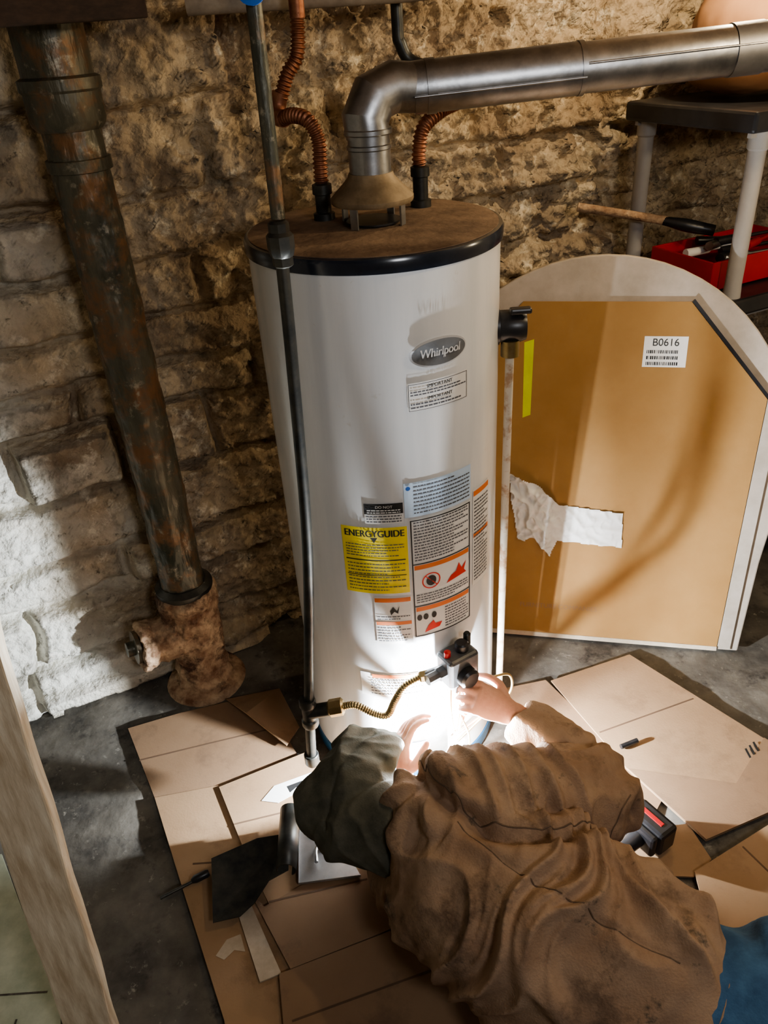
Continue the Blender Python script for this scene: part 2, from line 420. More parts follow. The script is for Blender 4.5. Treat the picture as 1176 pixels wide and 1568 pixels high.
oval('warn_dark',.078,.672,.012,.014,M_ink,.0022); ringp('warn_ring',.078,.672,.022,.003,M_red)
def poly(name,pts,m,off=.0026): mesh(name,[cyl(s,z,off) for s,z in pts],[tuple(range(len(pts)))],m,G)
poly('warn_flame',[(.115,.650),(.140,.655),(.172,.658),(.165,.668),(.172,.690),(.158,.676),(.150,.694),(.142,.674),(.128,.668)],M_red)
poly('warn_figure',[(.058,.525),(.095,.532),(.102,.545),(.085,.545),(.080,.556),(.068,.545)],M_red)
for k,sx in enumerate((.047,.062,.082)): oval(f'warn_can{k}',sx,.572,.006,.009,M_ink,.0026)
patch('side_label',.196,.262,.60,.862,M_paper); bars('side_lines',.200,.258,.610,.835,24,M_inkg,h=.4); patch('side_head',.198,.260,.845,.858,M_orange,.002); patch('side_head2',.198,.260,.735,.747,M_orange,.002)
patch('small_label',-.055,.030,.500,.640,M_paper); patch('small_head',-.053,.028,.625,.637,M_orange,.002); patch('small_head2',-.053,.028,.558,.568,M_orange,.002)
bars('small_lines',-.050,.025,.506,.555,6,M_inkg,h=.4); poly('small_figure',[(-.020,.60),(-.012,.612),(-.004,.60),(.002,.614),(-.002,.592),(-.010,.598),(-.018,.588)],M_ink)
bars('small_lines2',-.050,.025,.572,.586,2,M_inkg,h=.4)
patch('low_label',-.105,.055,.325,.402,M_paper); patch('low_head',-.075,.053,.388,.399,M_orange,.002); bars('low_lines',-.08,.05,.330,.385,6,M_inkg,h=.4)
lathe('nipple_cold',[(.022,0),(.022,.02),(.016,.022),(.016,.055),(.020,.057),(.020,.075),(.013,.078)],M_blacksteel,G,20,(-.08,1.70,HZ1))
lathe('nipple_hot',[(.022,0),(.022,.02),(.016,.022),(.016,.065),(.020,.067),(.020,.085),(.013,.088)],M_blacksteel,G,20,(.125,1.765,HZ1))
# gas control valve
VC=V((.150,1.375,.43)); th=math.asin((.150-HC.x)/HR); vx=V((math.cos(th),math.sin(th),0)); vy=V((-math.sin(th),math.cos(th),0))
M_valve=mat('valve_grey',(.07,.075,.08),(.14,.14,.14),rough=.4,metal=.4,scale=20)
box('valve_body',VC,(.085,.06,.085),M_valve,G,X=vx,Y=vy,bv=.008)
box('valve_foot',VC+V((0,0,-.055)),(.05,.045,.03),M_valve,G,X=vx,Y=vy,bv=.006)
lathe('valve_knob',[(.026,0),(.026,.018),(.020,.024),(0,.024)],M_black,G,28,VC-vy*.03+V((0,0,-.012)),-vy)
lathe('valve_dial',[(.017,0),(.017,.02),(.013,.024),(0,.024)],M_black,G,24,VC+V((0,0,.04))+vx*.012,(0,0,1))
lathe('valve_button',[(.008,0),(.008,.016),(0,.018)],M_redpl,G,20,VC+V((0,0,.04))-vx*.03,(0,0,1))
lathe('valve_stem',[(.009,0),(.009,.03),(.006,.034),(0,.034)],M_blacksteel,G,16,VC+V((0,0,.04))+vx*.036+vy*.01,(0,0,1))
lathe('valve_nut',[(.018,0),(.018,.02),(.014,.022),(.014,.05)],M_valve,G,8,VC-vx*.04,-vx,smooth=False)
lathe('valve_mount',[(.02,0),(.02,.06)],M_valve,G,20,VC+vy*.01,vy)
for k,(dx,sw) in enumerate([(-.01,.03),(.0,.045),(.012,-.03),(.004,.06),(-.02,-.01)]):
    tube(f'burner_wire_{k}',[VC+vx*dx+V((0,-.0,-.06)),VC+vx*(dx+sw*.4)+V((0,-.02,-.13)),VC+vx*(dx-sw*.5)+V((0,-.035,-.22)),VC+vx*(dx-sw-.02)+V((0,-.01,-.30)),VC+vx*(dx-.06)+vy*.03+V((0,0,-.335))],.0026,M_copper if k%2 else M_brass,G,8,8)
tube('capillary_loop_0',[(.180,1.385,.375),(.235,1.405,.335),(.262,1.425,.275),(.235,1.42,.225),(.185,1.405,.190),(.13,1.392,.155)],.0034,M_copper,G,10,8)
tube('capillary_loop_1',[(.175,1.385,.37),(.215,1.40,.350),(.285,1.435,.325),(.290,1.44,.255),(.225,1.42,.205),(.15,1.395,.14)],.0034,M_brass,G,10,8)
patch('burner_opening',-.07,.11,.075,.20,M_galv,.002)
patch('burner_inner_plate',-.04,.05,.085,.16,M_inkg,.004)
# T&P relief valve with discharge pipe
lathe('relief_boss',[(.040,0),(.040,.012)],M_black,G,24,(.258,1.605,1.175),(1,-.05,0))
lathe('relief_valve_body',[(.030,0),(.034,.006),(.034,.05),(.030,.062),(0,.066)],M_black,G,24,(.264,1.600,1.175),(1,-.05,0))
box('relief_lever',(.310,1.575,1.215),(.045,.022,.012),M_black,G,bv=.004)
lathe('relief_outlet',[(.020,0),(.020,.035),(.014,.037)],M_brass,G,20,(.292,1.585,1.150),(0,0,-1))
tube('relief_discharge_pipe',[(.292,1.585,1.125),(.290,1.583,.60),(.288,1.582,.13)],.0095,M_rustpipe,G,1,18)
slab_=mesh('yellow_tag',[(.318,1.562,1.15),(.338,1.562,1.155),(.336,1.556,.985),(.319,1.555,.98),(.318,1.5635,1.15),(.338,1.5635,1.155),(.336,1.5575,.985),(.319,1.5565,.98)],[(0,1,2,3),(4,5,6,7),(0,1,5,4),(1,2,6,5),(2,3,7,6),(3,0,4,7)],M_ylight,G)

# ------------------------------------------------------------ flue
F=group('flue_vent_pipe')
hb=V((.020,1.635,0))
lathe('draft_hood',[(.080,1.436),(.082,1.440),(.082,1.446),(.070,1.458),(.056,1.471),(.046,1.482),(.043,1.490),(.040,1.490)],M_hood,F,40,hb)
for k in range(4):
    a=math.pi/4+k*math.pi/2+.2
    box(f'hood_leg_{k}',hb+V((.068*math.cos(a),.068*math.sin(a),1.420)),(.004,.016,.048),M_galv,F,rot=a,bv=0)
lathe('flue_collar_hole',[(.05,1.3965),(.055,1.399),(.055,1.402),(0,1.402)],M_black,F,30,hb)
lathe('flue_riser',[(.0405,1.475),(.0405,1.530),(.043,1.532),(.043,1.538),(.0405,1.540),(.0405,1.560)],M_galv,F,36,hb)
lathe('flue_seam_band',[(.044,1.556),(.046,1.558),(.046,1.565),(.044,1.567)],M_galv,F,36,hb)
gor=[V((.020,1.635,1.555)),V((.016,1.636,1.582)),V((.034,1.648,1.616)),V((.072,1.664,1.630)),V((.125,1.676,1.625))]
vs,fs=tubegeo(gor,[.043,.045,.046,.045,.043],32); mesh('elbow_gores',vs,fs,M_galv,F,True).modifiers.new('es','EDGE_SPLIT').split_angle=math.radians(18)
f0=V((.11,1.674,1.625)); d=(V((1.30,1.71,1.673))-f0)
tube('flue_run',[f0,f0+d*.27],.0455,M_galv,F,1,36)
tube('flue_run_far',[f0+d*.26,f0+d*2.05],.0435,M_galv,F,1,36)
tube('flue_tape_band',[f0+d*.505,f0+d*.555],.0455,M_tape,F,1,36)
tube('flue_joint_bead',[f0+d*.02,f0+d*.035],.0475,M_galv,F,1,36)
tube('flue_joint_bead_far',[f0+d*.262,f0+d*.27],.0470,M_galv,F,1,36)
tube('flue_seam',[f0+V((0,-.0445,-.012)),f0+d*.27+V((0,-.0445,-.012))],.0022,M_galv,F,1,8)
tube('flue_seam_far',[f0+d*.27+V((0,-.043,.010)),f0+d*2+V((0,-.043,.010))],.0022,M_galv,F,1,8)

# ------------------------------------------------------------ water lines
W=group('copper_water_line')
flex('cold_flex',[(-.08,1.70,1.46),(-.079,1.70,1.50),(-.078,1.70,1.545),(-.095,1.705,1.580),(-.125,1.73,1.588),(-.150,1.76,1.580)],.0135,M_copper,W)
tube('cold_elbow',[(-.145,1.755,1.581),(-.160,1.785,1.583),(-.158,1.80,1.60),(-.150,1.80,1.625)],.0165,M_copper,W,6)
flex('cold_riser',[(-.150,1.80,1.615),(-.132,1.80,1.655),(-.108,1.80,1.69),(-.10,1.80,1.76)],.0135,M_copper,W)
tube('cold_top',[(-.10,1.80,1.75),(-.10,1.80,2.15)],.015,M_copper,W)
W2=group('copper_water_line')
flex('hot_flex',[(.125,1.765,1.47),(.124,1.766,1.50),(.135,1.77,1.545),(.175,1.80,1.572),(.22,1.84,1.585),(.235,1.88,1.61),(.20,1.92,1.64)],.0135,M_copper,W2)
tube('hot_riser',[(.20,1.92,1.635),(.13,1.95,1.655),(.105,1.95,1.69),(.10,1.95,1.75),(.10,1.95,2.15)],.013,M_blacksteel,W2,6)
C=group('ceiling_conduit')
tube('conduit_pipe',[(-.32,1.86,1.785),(.1,1.88,1.782),(.5,1.95,1.795)],.020,M_dustpipe,C,1)
for k,x in enumerate((-.25,.4)): box(f'conduit_hanger_{k}',(x,1.87+(.06 if k else 0),1.97),(.02,.004,.36),M_galv,C,bv=0)
# ------------------------------------------------------------ gas pipe
GP=group('gas_supply_pipe')
tube('gas_pipe_upper',[(-.136,1.375,2.15),(-.138,1.375,1.80),(-.142,1.372,1.47)],.0120,M_castiron,GP)
tube('gas_pipe_lower',[(-.144,1.372,1.43),(-.150,1.37,1.2),(-.166,1.367,.82),(-.200,1.365,.48),(-.216,1.365,.34)],.0115,M_blacksteel,GP,6)
lathe('gas_union',[(.014,-.045),(.018,-.042),(.018,-.028),(.020,-.026),(.0235,-.012),(.0235,.008),(.018,.014),(.018,.028),(.014,.032)],M_blacksteel,GP,8,(-.143,1.372,1.435))
lathe('gas_tee',[(.019,-.045),(.021,-.04),(.021,-.025),(.017,-.02),(.017,.02),(.021,.025),(.021,.04),(.019,.045)],M_blacksteel,GP,20,(-.218,1.365,.315))
tube('gas_tee_branch',[(-.218,1.365,.315),(-.165,1.362,.325)],.018,M_blacksteel,GP)
tube('gas_drip_leg',[(-.220,1.365,.28),(-.228,1.365,.16)],.0125,M_blacksteel,GP)
lathe('gas_drip_cap',[(.017,.03),(.019,.028),(.019,.0),(.015,-.008),(0,-.01)],M_blacksteel,GP,20,(-.229,1.365,.135))
lathe('gas_valve',[(.016,-.02),(.022,-.015),(.022,.015),(.016,.02)],M_brass,GP,8,(-.150,1.360,.330),(1,0,.15))
flex('gas_flex_hose',[(-.135,1.358,.333),(-.10,1.348,.345),(-.055,1.335,.325),(-.025,1.330,.325),(-.005,1.330,.37),(.02,1.335,.41),(.06,1.348,.425)],.0085,M_brass,GP,.006,.12)
lathe('hose_nut_a',[(.012,0),(.015,.003),(.015,.02),(.012,.022)],M_brass,GP,6,(.055,1.348,.424),(1,.15,.02))
tube('hose_adapter',[(.07,1.350,.425),(.12,1.362,.43)],.013,M_valve,GP)
lathe('gas_cock_handle',[(.0,0),(.022,.002),(.022,.012),(0,.014)],M_blue,GP,20,(-.138,1.360,1.790),(0,-1,0))

# ------------------------------------------------------------ soil stack
S=group('cast_iron_soil_pipe'); sc=V((-.600,1.845,0))
parts=[tubegeo([sc+V((0,0,z)) for z in [.33+.02*k for k in range(64)]],[.062]*64,40)]
remesh('stack',parts,M_castiron,S,.006,1,disp=lambda p:.0042*noise.fractal(V((p.x*30,p.y*30,p.z*14)),.8,2,4)+.002*noise.noise(p*12))
lathe('joint_band',[(.064,1.50),(.068,1.502),(.068,1.525),(.064,1.527)],M_castiron,S,36,sc)
lathe('upper_hub',[(.066,1.58),(.075,1.59),(.078,1.60),(.078,1.65),(.083,1.655),(.083,1.675),(.072,1.68),(.072,2.15)],M_castiron,S,36,sc)
lathe('lower_hub_band',[(.066,.355),(.080,.358),(.083,.366),(.083,.376),(.066,.388)],M_blacksteel,S,36,sc)
parts=[]
parts.append(tubegeo([sc+V((0,0,z)) for z in (-.02,.0,.03,.05,.12,.2,.3,.34,.36)],[.088,.09,.088,.076,.076,.080,.082,.086,.084],32))
bd=V((-.80,-.45,.10)).normalized()
parts.append(tubegeo([sc+V((0,0,.20))+bd*t for t in (0,.06,.10,.13,.135,.17,.172)],[.070,.068,.064,.064,.072,.072,.05],28))
remesh('cleanout_wye',parts,M_rust,S,.005,1,disp=lambda p:.011*noise.fractal(p*22,.7,2,5))
lathe('cleanout_plug',[(.05,0),(.05,.012),(.022,.014),(.022,.034),(0,.034)],M_castiron,S,24,sc+V((0,0,.20))+bd*.172,bd)
lathe('floor_grout_ring',[(.125,-.005),(.115,.012),(.092,.02)],M_rust,S,30,sc)
tube('branch_drain',[(-.60,1.845,1.85),(-1.3,1.56,1.88)],.055,M_castiron,S,1,28)
box('ceiling_beam',(-.93,1.50,1.958),(1.20,.09,.384),M_dkwood,rot=.4312)

# ------------------------------------------------------------ round table top with carton
TB=V((.374,1.95,0)); TU=V((.974,-.227,0)).normalized(); TNn=V((.227,.974,0)).normalized(); TH=(TNn*.2+V((0,0,1)))
tnorm=(TU.cross(TH)).normalized()
if tnorm.y>0: tnorm=-tnorm
def tp(s,h,off=0.): return TB+TU*s+TH*h+tnorm*off
def tsheet(name,pts,off,th,m,parent,bv=0):
    n=len(pts); vs=[tp(s,h,off) for s,h in pts]+[tp(s,h,off+th) for s,h in pts]
    fs=[tuple(range(n)),tuple(range(n,2*n))]+[(i,(i+1)%n,n+(i+1)%n,n+i) for i in range(n)]
    o=mesh(name,vs,fs,m,parent); 
    if bv: bevel(o,bv)
    return o
T=group('round_table_top')
circ=[(.715,.004)]
circ+=[(.735,.30)]
for k in range(0,37):
    a=math.radians(-8+196*k/36); circ.append((.23+.555*math.cos(a)*.97,.60+.565*math.sin(a)))
circ+=[(-.275,.30),(-.255,.004)]
tsheet('table_disc',circ,-.035,.032,M_tabletop,T,.004)
T2=group('flat_cardboard_carton')
tsheet('carton_face',[(-.19,.012),(.650,.012),(.682,.79),(.455,1.045),(.01,1.045),(-.22,.79)],.001,.006,M_cardy,T2)
tsheet('carton_right_edge',[(.652,.010),(.690,.010),(.722,.78),(.684,.79)],.001,.004,M_tabletop,T2)
tsheet('carton_edge_tape',[(.457,1.045),(.684,.79),(.690,.795),(.463,1.052)],.001,.007,M_black,T2)
tsheet('carton_bottom_lip',[(-.19,.006),(.650,.006),(.650,.020),(-.19,.020)],.007,.003,M_cardedge,T2)
tsheet('carton_sticker',[(.343,.872),(.458,.872),(.458,.955),(.343,.955)],.0072,.0006,M_paper,T2)
def ttext(name,txt,s,h,size,m,off=.0085):
    vs,fs=textmesh(txt,size); mesh(name,[tp(s+v.x,h+v.y,off) for v in vs],fs,m,T2)
ttext('sticker_text','B0616',.400,.938,.028,M_ink)
for r in range(3):
    vs=[];fs=[];s=.352
    while s<.435:
        w=random.uniform(.001,.004); b=len(vs); h0=.918-r*.016; vs+=[tp(s,h0,.0082),tp(s+w,h0,.0082),tp(s+w,h0-.009,.0082),tp(s,h0-.009,.0082)]; fs.append((b,b+1,b+2,b+3)); s+=w+random.uniform(.0012,.003)
    mesh(f'sticker_barcode_{r}',vs,fs,M_ink,T2)
def q(px,py): return ((px-865)*.0020+.161+(780-py)*-.0002,.432+(780-py)*.00215)
def inpoly(s,h,P):
    c=False;j=len(P)-1
    for i in range(len(P)):
        if (P[i][1]>h)!=(P[j][1]>h) and s<(P[j][0]-P[i][0])*(h-P[i][1])/(P[j][1]-P[i][1])+P[i][0]: c=not c
        j=i
    return c
PP=[q(*p) for p in [(785,722),(812,733),(834,743),(856,768),(950,776),(948,827),(852,822),(840,845),(818,820),(792,822),(789,790),(786,760)]]
s0=min(p[0] for p in PP);s1=max(p[0] for p in PP);h0=min(p[1] for p in PP);h1=max(p[1] for p in PP)
vs=[];fs=[];N1=120;N2=90
for i in range(N1+1):
    for j in range(N2+1):
        s=s0+(s1-s0)*i/N1;h=h0+(h1-h0)*j/N2
        left=1-.80*sstep(s0+.10,s0+.17,s)
        cr=max(0,1-abs(noise.noise(V((s*18,h*18,3))))*3)+.6*max(0,1-abs(noise.noise(V((s*40,h*34,7))))*3)
        vs.append(tp(s,h,.0085+.022*cr*left))
for i in range(N1):
    for j in range(N2):
        if inpoly(s0+(s1-s0)*(i+.5)/N1,h0+(h1-h0)*(j+.5)/N2,PP):
            a=i*(N2+1)+j; fs.append((a,a+1,a+N2+2,a+N2+1))
used=sorted({k for f in fs for k in f}); mp_={k:i for i,k in enumerate(used)}
mesh('torn_paper',[vs[k] for k in used],[tuple(mp_[k] for k in f) for f in fs],M_paper,T2,True)
ttext('carton_print','FURNITURE COMPANIES',.16,.115,.022,M_card2,.0076)

# ------------------------------------------------------------ shelving
SH=group('plastic_shelving_unit')
L1=V((.835,2.475,0)); sv=V((.418,-.908,0)); L2=V((1.005,2.125,0)); wl=WW*.82
legs=[L1,L2,L1+wl,L2+wl]
for k,l in enumerate(legs):
    lathe(f'shelf_post_{k}',[(.021,0),(.021,.47),(.026,.475),(.026,.49),(.021,.495),(.021,.96),(.028,.965),(.028,.99)],M_greypl,SH,20,l)
    lathe(f'shelf_post_top_{k}',[(.026,1.0),(.024,1.04),(.0225,1.06),(.0225,1.40),(.027,1.405),(.027,1.45)],M_greypl,SH,20,l)
ctr=(L1+L2)/2+wl/2
for k,zz in enumerate((.10,.52,1.0,1.47)):
    X=WW; Y=V((-WW.y,WW.x,0))
    box(f'shelf_tray_{k}',V((ctr.x,ctr.y,zz)),(.94,.46,.05),M_black,SH,X=X,Y=Y,bv=.008)
    for sgn in (-1,1):
        box(f'shelf_rib_{k}_{sgn}',V((ctr.x,ctr.y,zz-.028))+Y*sgn*.20,(.90,.012,.02),M_greypl,SH,X=X,Y=Y,bv=0)
RT=group('red_tool_tray'); rc=V((1.10,2.36,1.03))
box('tray_base',rc+V((0,0,.004)),(.42,.24,.01),M_redpl,RT,rot=.43)
for k,(ox,oy,lx,ly) in enumerate([(0,.117,.42,.008),(0,-.117,.42,.008),(.207,0,.008,.24),(-.207,0,.008,.24)]):
    X=V((math.cos(.43),math.sin(.43),0)); Y=V((-math.sin(.43),math.cos(.43),0))
    box(f'tray_side_{k}',rc+X*ox+Y*oy+V((0,0,.04)),(lx,ly,.08),M_redpl,RT,rot=.43,bv=.002)
tools=group('hand_tools')
for k in range(9):
    a=.43+random.uniform(-.5,.5); o=rc+V((random.uniform(-.10,.13),random.uniform(-.05,.05),.045+.006*k)); dd=V((math.cos(a),math.sin(a),random.uniform(-.1,.1)))
    tube(f'tool_{k}',[o-dd*.09,o-dd*.01,o,o+dd*.09],[.013,.012,.006,.005],[M_black,M_galv,M_redpl,M_black,M_paper][k%5],tools,1,10)
PB=group('pipe_wrench_handle')
tube('handle_bar',[(.64,2.44,1.225),(.895,2.385,1.180)],.013,M_rust,PB)
tube('handle_grip',[(.885,2.387,1.181),(.95,2.36,1.168),(1.02,2.335,1.155)],[.013,.019,.016],M_black,PB,5)
parts=[ellipsoid((1.10,2.40,1.655),(.19,.17,.150)),ellipsoid((1.20,2.44,1.62),(.17,.16,.12)),ellipsoid((1.05,2.38,1.58),(.17,.16,.075))]
remesh('brown_sack',parts,M_sack,None,.012,5,disp=lambda p:.006*noise.fractal(p*9,1,2,3))

# ------------------------------------------------------------ wooden stud & vinyl sheet
SB=V((-.665,.80,0)); ST=V((-.595,1.03,2.15)); sd=(ST-SB).normalized()
X=V((.98,.2,0)); X=(X-sd*X.dot(sd)).normalized(); Y=sd.cross(X)
vs=[];fs=[];N=60
for i in range(N+1):
    c=SB.lerp(ST,i/N)+X*.010*noise.noise(V((0,0,i*.15)))
    for (a,b) in((-1,-1),(1,-1),(1,1),(-1,1)): vs.append(c+X*a*(.045+.004*noise.noise(V((a,0,i*.25))))+Y*b*.02)
for i in range(N):
    for k in range(4): fs.append((4*i+k,4*i+(k+1)%4,4*i+4+(k+1)%4,4*i+4+k))
fs+=[(0,1,2,3),(4*N,4*N+1,4*N+2,4*N+3)]
bevel(mesh('wooden_stud',vs,fs,M_wood),.004)
VG=group('vinyl_floor_tile')
slab('vinyl_sheet',[(-1.9,1.25),(-1.03,1.25),(-.76,.86),(-.72,.74),(-.60,.30),(-.6,-.8),(-1.9,-.8)],.0,.006,M_tile,VG)
for k in range(6):
    y=-.6+k*.30; slab(f'seam_y_{k}',[(-1.9,y),(-1.03 if y>.9 else -.80,y),(-1.03 if y>.9 else -.80,y+.004),(-1.9,y+.004)],.0062,.0006,M_conc,VG)
for k in range(4):
    x=-1.75+k*.30; slab(f'seam_x_{k}',[(x,-.8),(x+.004,-.8),(x+.004,1.2 if x<-1.1 else .85),(x,1.2 if x<-1.1 else .85)],.0064,.0006,M_conc,VG)

# ------------------------------------------------------------ cardboard on the floor
CB=group('flattened_cardboard')
slab('sheet_left_back',[(-.802,1.644),(-.66,1.69),(-.36,1.76),(-.32,1.56),(-.27,1.46),(-.42,1.39),(-.667,1.385)],.002,.005,M_card2,CB)
slab('sheet_left_flap',[(-.52,1.73),(-.36,1.76,.0),(-.29,1.60,.0),(-.32,1.52,.015),(-.44,1.62,.05)],.008,.004,M_card,CB)
slab('sheet_left_front',[(-.667,1.385),(-.50,1.41),(-.34,1.30),(-.22,.66),(-.34,.60),(-.403,.816),(-.55,1.13)],.008,.005,M_card,CB)
slab('sheet_mid',[(-.495,1.40),(-.26,1.50),(-.18,1.42),(-.05,1.37),(.10,1.35),(.12,1.10),(-.32,1.04),(-.385,1.16)],.014,.005,M_card,CB)
slab('sheet_mid_dark',[(-.39,1.11),(-.34,1.05),(-.14,1.16),(.02,1.0),(-.27,.905)],.020,.005,M_card2,CB)
slab('sheet_front',[(-.294,.896),(.02,.995),(.20,.70),(.10,.42),(-.25,.55),(-.27,.75)],.020,.005,M_card2,CB)
slab('sheet_torn_strip',[(-.415,1.075),(-.385,1.085),(-.29,.90),(-.335,.885)],.015,.004,M_cardedge,CB)
slab('sheet_torn_hole',[(-.42,.985),(-.39,.995),(-.375,.955),(-.40,.96),(-.42,.94),(-.44,.95)],.0132,.001,M_cardedge,CB)
def crease(name,a,b,z,parent,w=.0022):
    a=V((*a,0));b=V((*b,0)); n=V((-(b-a).y,(b-a).x,0)).normalized()*w
    slab(name,[(a-n)[:2],(b-n)[:2],(b+n)[:2],(a+n)[:2]],z,.0006,M_crease,parent)
crease('crease_a',(-.74,1.52),(-.30,1.62),.0071,CB); crease('crease_b',(-.44,1.28),(-.05,1.36),.0191,CB)
crease('crease_c',(-.53,1.18),(-.36,1.18),.0131,CB); crease('crease_d',(-.33,1.06),(-.1,1.10),.0251,CB); crease('crease_e',(-.26,.80),(.1,.90),.0251,CB)
CB2=group('flattened_cardboard')
slab('sheet_right_back',[(.26,1.34),(.33,1.56),(.33,1.70),(.456,1.722),(.67,1.285),(.60,1.20),(.30,1.20)],.002,.005,M_card2,CB2)
slab('sheet_right_main',[(.470,1.712),(.735,1.80),(1.004,1.428),(.905,1.21),(.724,1.147),(.60,1.37)],.008,.005,M_card,CB2)
slab('sheet_right_fold',[(.600,1.37),(.724,1.147),(.905,1.21),(1.004,1.428),(.995,1.44),(.86,1.30)],.0135,.003,M_card2,CB2)
slab('sheet_right_extra',[(1.004,1.428),(1.35,1.45),(1.40,1.10),(.91,1.21)],.003,.005,M_card,CB2)
slab('sheet_right_low',[(.56,1.19),(.70,1.20),(.72,1.10),(.663,1.06),(.50,1.08)],.002,.005,M_card,CB2)
slab('sheet_right_front',[(.665,1.066),(.90,1.18),(1.15,1.0),(1.05,.60),(.60,.55)],.014,.005,M_card,CB2)
crease('crease_f',(.56,1.50),(.86,1.60),.0131,CB2); crease('crease_g',(.36,1.55),(.55,1.30),.0071,CB2); crease('crease_h',(.80,1.12),(.95,.80),.0191,CB2)
for k,(x,y) in enumerate([(.93,1.40),(.945,1.41),(.96,1.42)]):
    slab(f'print_mark_{k}',[(x-.003,y-.025),(x+.003,y-.023),(x+.003,y+.008),(x-.003,y+.006)],.0168,.0005,M_ink,CB2)
ck=group('shipping_label')
slab('label_sheet',[(-.375,1.345),(-.345,1.39),(-.235,1.43),(-.245,1.385),(-.33,1.335)],.0195,.001,M_paper,ck)
slab('label_arrow',[(-.31,1.385),(-.27,1.40),(-.265,1.375),(-.285,1.38),(-.30,1.365)],.0208,.0005,M_ink,ck)

AC=group('burner_access_cover')
P_=[(-.475,1.165,.05),(-.37,1.215,.045),(-.29,1.22,.05),(-.285,1.12,.05),(-.33,1.10,.045),(-.36,1.05,.04),(-.39,1.02,.04),(-.45,1.01,.04)]
n=len(P_)
mesh('cover_black_plate',P_+[(x,y,z+.002) for x,y,z in P_],[tuple(range(n)),tuple(range(n,2*n))]+[(i,(i+1)%n,n+(i+1)%n,n+i) for i in range(n)],M_blacksteel,AC)
vs=[];fs=[];N=14
for i in range(N+1):
    a=math.radians(-60+250*i/N); 
    for y,r in((1.10,.024),(1.265,.026)):
        vs.append((-.285-.0+r*math.cos(a),y,.052+.03+r*math.sin(a)))
for i in range(N): fs.append((2*i,2*i+1,2*i+3,2*i+2))
o=mesh('cover_curled_edge',vs,fs,M_blacksteel,AC,True); o.modifiers.new('so','SOLIDIFY').thickness=.003
o=mesh('cover_inner_shield',[(-.270,1.262,.030),(-.19,1.262,.028),(-.115,1.105,.028),(-.262,1.095,.030),(-.270,1.262,.050),(-.115,1.105,.036),(-.262,1.095,.036),(-.19,1.262,.036)],[(0,1,2,3),(0,3,6,4),(3,2,5,6)],M_shield,AC); o.modifiers.new('so','SOLIDIFY').thickness=.002
tube('cover_latch',[(-.18,1.205,.034),(-.22,1.18,.045),(-.22,1.14,.045)],.005,M_galv,AC,4,8)
SD=group('screwdriver')
tube('screwdriver_shaft',[(-.59,1.09,.022),(-.52,1.125,.024)],.004,M_blacksteel,SD)
tube('screwdriver_grip',[(-.52,1.125,.026),(-.512,1.129,.028),(-.488,1.141,.028),(-.482,1.144,.028)],[.006,.010,.010,.008],M_black,SD,1)

# cordless drill lying on its side, battery end showing past the elbow
D=group('cordless_drill'); dc=V((.590,1.165,.055)); hd=V((-.85,-.53,0)).normalized(); hs=V((-hd.y,hd.x,0))
box('drill_battery',dc,(.060,.105,.075),M_black,D,X=hd,Y=hs,bv=.010)
box('drill_battery_panel',dc-hd*.031,(.004,.05,.014),M_redpl,D,X=hd,Y=hs,bv=.001)
box('drill_battery_stripe',dc+V((0,0,.038)),(.012,.06,.003),M_redpl,D,X=hd,Y=hs,bv=.001)
box('drill_shoe',dc+hd*.038,(.022,.09,.065),M_black,D,X=hd,Y=hs,bv=.008)
tube('drill_handle',[dc+hd*.045,dc+hd*.09+V((0,0,-.008)),dc+hd*.13+V((0,0,-.012))],[.021,.018,.022],M_black,D,5,16)
tube('drill_motor',[dc+hd*.15-hs*.07+V((0,0,-.012)),dc+hd*.15+V((0,0,-.012)),dc+hd*.15+hs*.06+V((0,0,-.012))],[.026,.029,.025],M_redpl,D,4,20)
tube('drill_chuck',[dc+hd*.15+hs*.06+V((0,0,-.012)),dc+hd*.15+hs*.10+V((0,0,-.012)),dc+hd*.15+hs*.12+V((0,0,-.012))],[.020,.018,.010],M_black,D,1,20)
MK=group('marker_pen'); tube('marker_body',[(.60,1.435,.025),(.65,1.453,.025)],.007,M_black,MK)

# ------------------------------------------------------------ worker
P=group('repair_worker')
bones=[(V((.02,1.04,.27)),V((.53,.68,.20)),1.0),(V((.10,1.02,.35)),V((.45,1.13,.23)),.55),(V((.45,1.13,.23)),V((.29,1.31,.30)),.45),(V((.02,1.0,.15)),V((-.02,1.2,.09)),.5),(V((-.02,1.2,.09)),V((0,1.29,.2)),.4)]
ARM=crom([(.02,1.13,0),(.05,1.03,0),(.12,.955,0),(.22,.915,0),(.34,.935,0),(.44,1.00,0),(.50,1.06,0)],8)
BACK=crom([(.10,.955,0),(.20,.84,0),(.33,.745,0),(.45,.68,0)],8)
def dline(p,L):
    m=9; x=p.x;y=p.y
    for i in range(len(L)-1):
        a=L[i];b=L[i+1]; dx=b.x-a.x;dy=b.y-a.y; t=max(0,min(1,((x-a.x)*dx+(y-a.y)*dy)/(dx*dx+dy*dy)))
        m=min(m,math.hypot(x-a.x-dx*t,y-a.y-dy*t))
    return m
